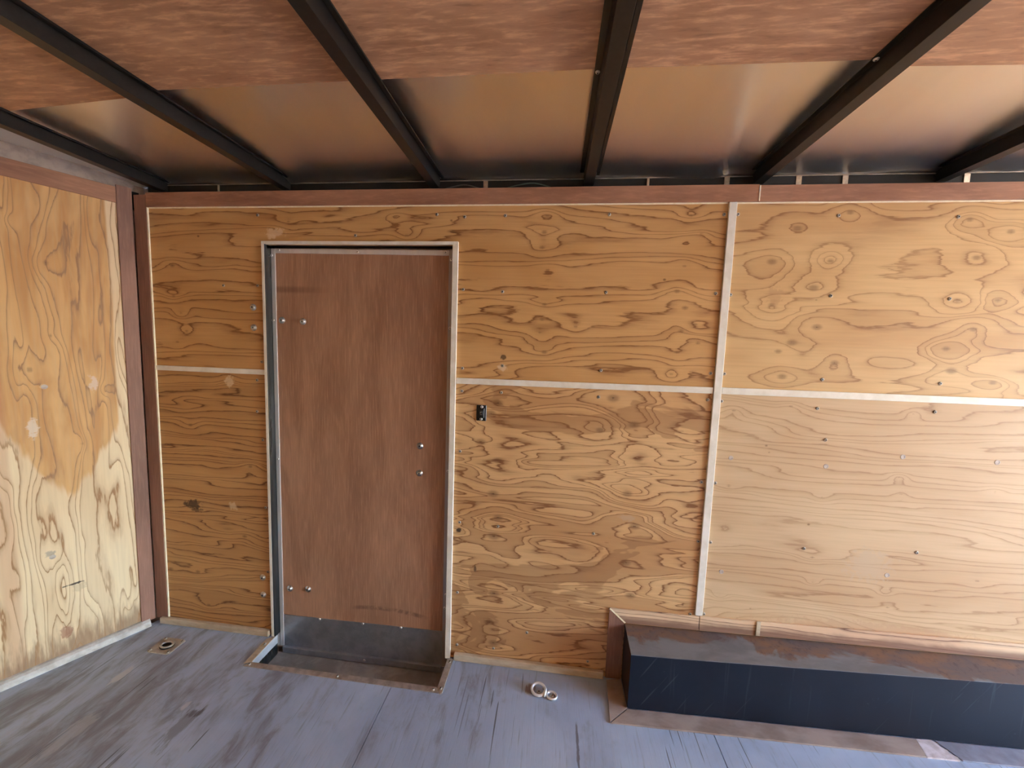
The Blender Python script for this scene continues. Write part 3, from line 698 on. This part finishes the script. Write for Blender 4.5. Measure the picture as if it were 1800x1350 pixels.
new_obj('bowl', lathe(bmesh.new(), [(.030, .0016), (.024, .0010), (.012, .0006)], 24, 'z'), M_RECESS, td)
bm = bmesh.new(); tube(bm, [(.024 * math.cos(2 * PI * k / 24), .017 * math.sin(2 * PI * k / 24) + .001, .0062) for k in range(24)], .0042, 8, True)
new_obj('ring', bm, M_OLDZ, td, smooth=True)
for x in (-.043, .043):
    for y in (-.032, .032):
        o = bpy.data.objects.new('screw', ME_SCREW); COL.objects.link(o); o.parent = tp; o.location = (x, y, .003); o.rotation_euler = (-PI / 2, 0, 0)

# loose-standing tie-down ring bolted to the floor
rg = empty('tie_down_ring', (1.672, -.118, 0)); tag(rg, 'silver tie-down ring bolted to the floor between door and wheel box', 'tie-down')
bm = bmesh.new(); tube(bm, [(-.024 + .026 * math.cos(2 * PI * k / 28), .004 + .022 * math.sin(2 * PI * k / 28), .013 + .006 * math.sin(2 * PI * k / 28)) for k in range(28)], .0052, 10, True)
new_obj('ring', bm, M_SATIN, rg, smooth=True)
bm = bmesh.new(); tube(bm, [(-.002 + .006 * math.sin(t * .6), -.018 + .036 * t / 6, .006 + .015 * math.sin(PI * t / 6)) for t in range(7)], .0056, 8)
new_obj('saddle', bm, M_SATIN, rg, smooth=True)
bm = bmesh.new(); tube(bm, [(.028 + .019 * math.cos(2 * PI * k / 24), -.008 + .016 * math.sin(2 * PI * k / 24), .0052) for k in range(24)], .0048, 8, True)
new_obj('eye', bm, M_SATIN, rg, smooth=True)
for x, y in ((-.022, .002), (.030, -.006)):
    o = bpy.data.objects.new('bolt', ME_BOLT); COL.objects.link(o); o.parent = rg; o.location = (x, y, .0005); o.rotation_euler = (-PI / 2, 0, 0); o.scale = (.75, .75, .75)

# wiring in the gap above the wall
def cable(pts, label, mat):
    bm = bmesh.new(); tube(bm, pts, .0022, 6)
    return tag(new_obj('cable', bm, mat, smooth=True), label, 'cable')
arc = lambda x0, x1, z0, h, n=14, y=.026: [(x0 + (x1 - x0) * i / n, y - .003 * math.sin(i), z0 + h * math.sin(PI * i / n)) for i in range(n + 1)]
cable(arc(1.16, 1.37, 1.958, .028), 'thin grey cable looping above the wall top beside the door bow', plain('grey_sheath', (.16, .15, .14), None, .5))
cable(arc(1.40, 1.66, 1.955, .034), 'thin green cable looping above the wall top between two bows', plain('green_sheath', (.10, .14, .11), None, .5))
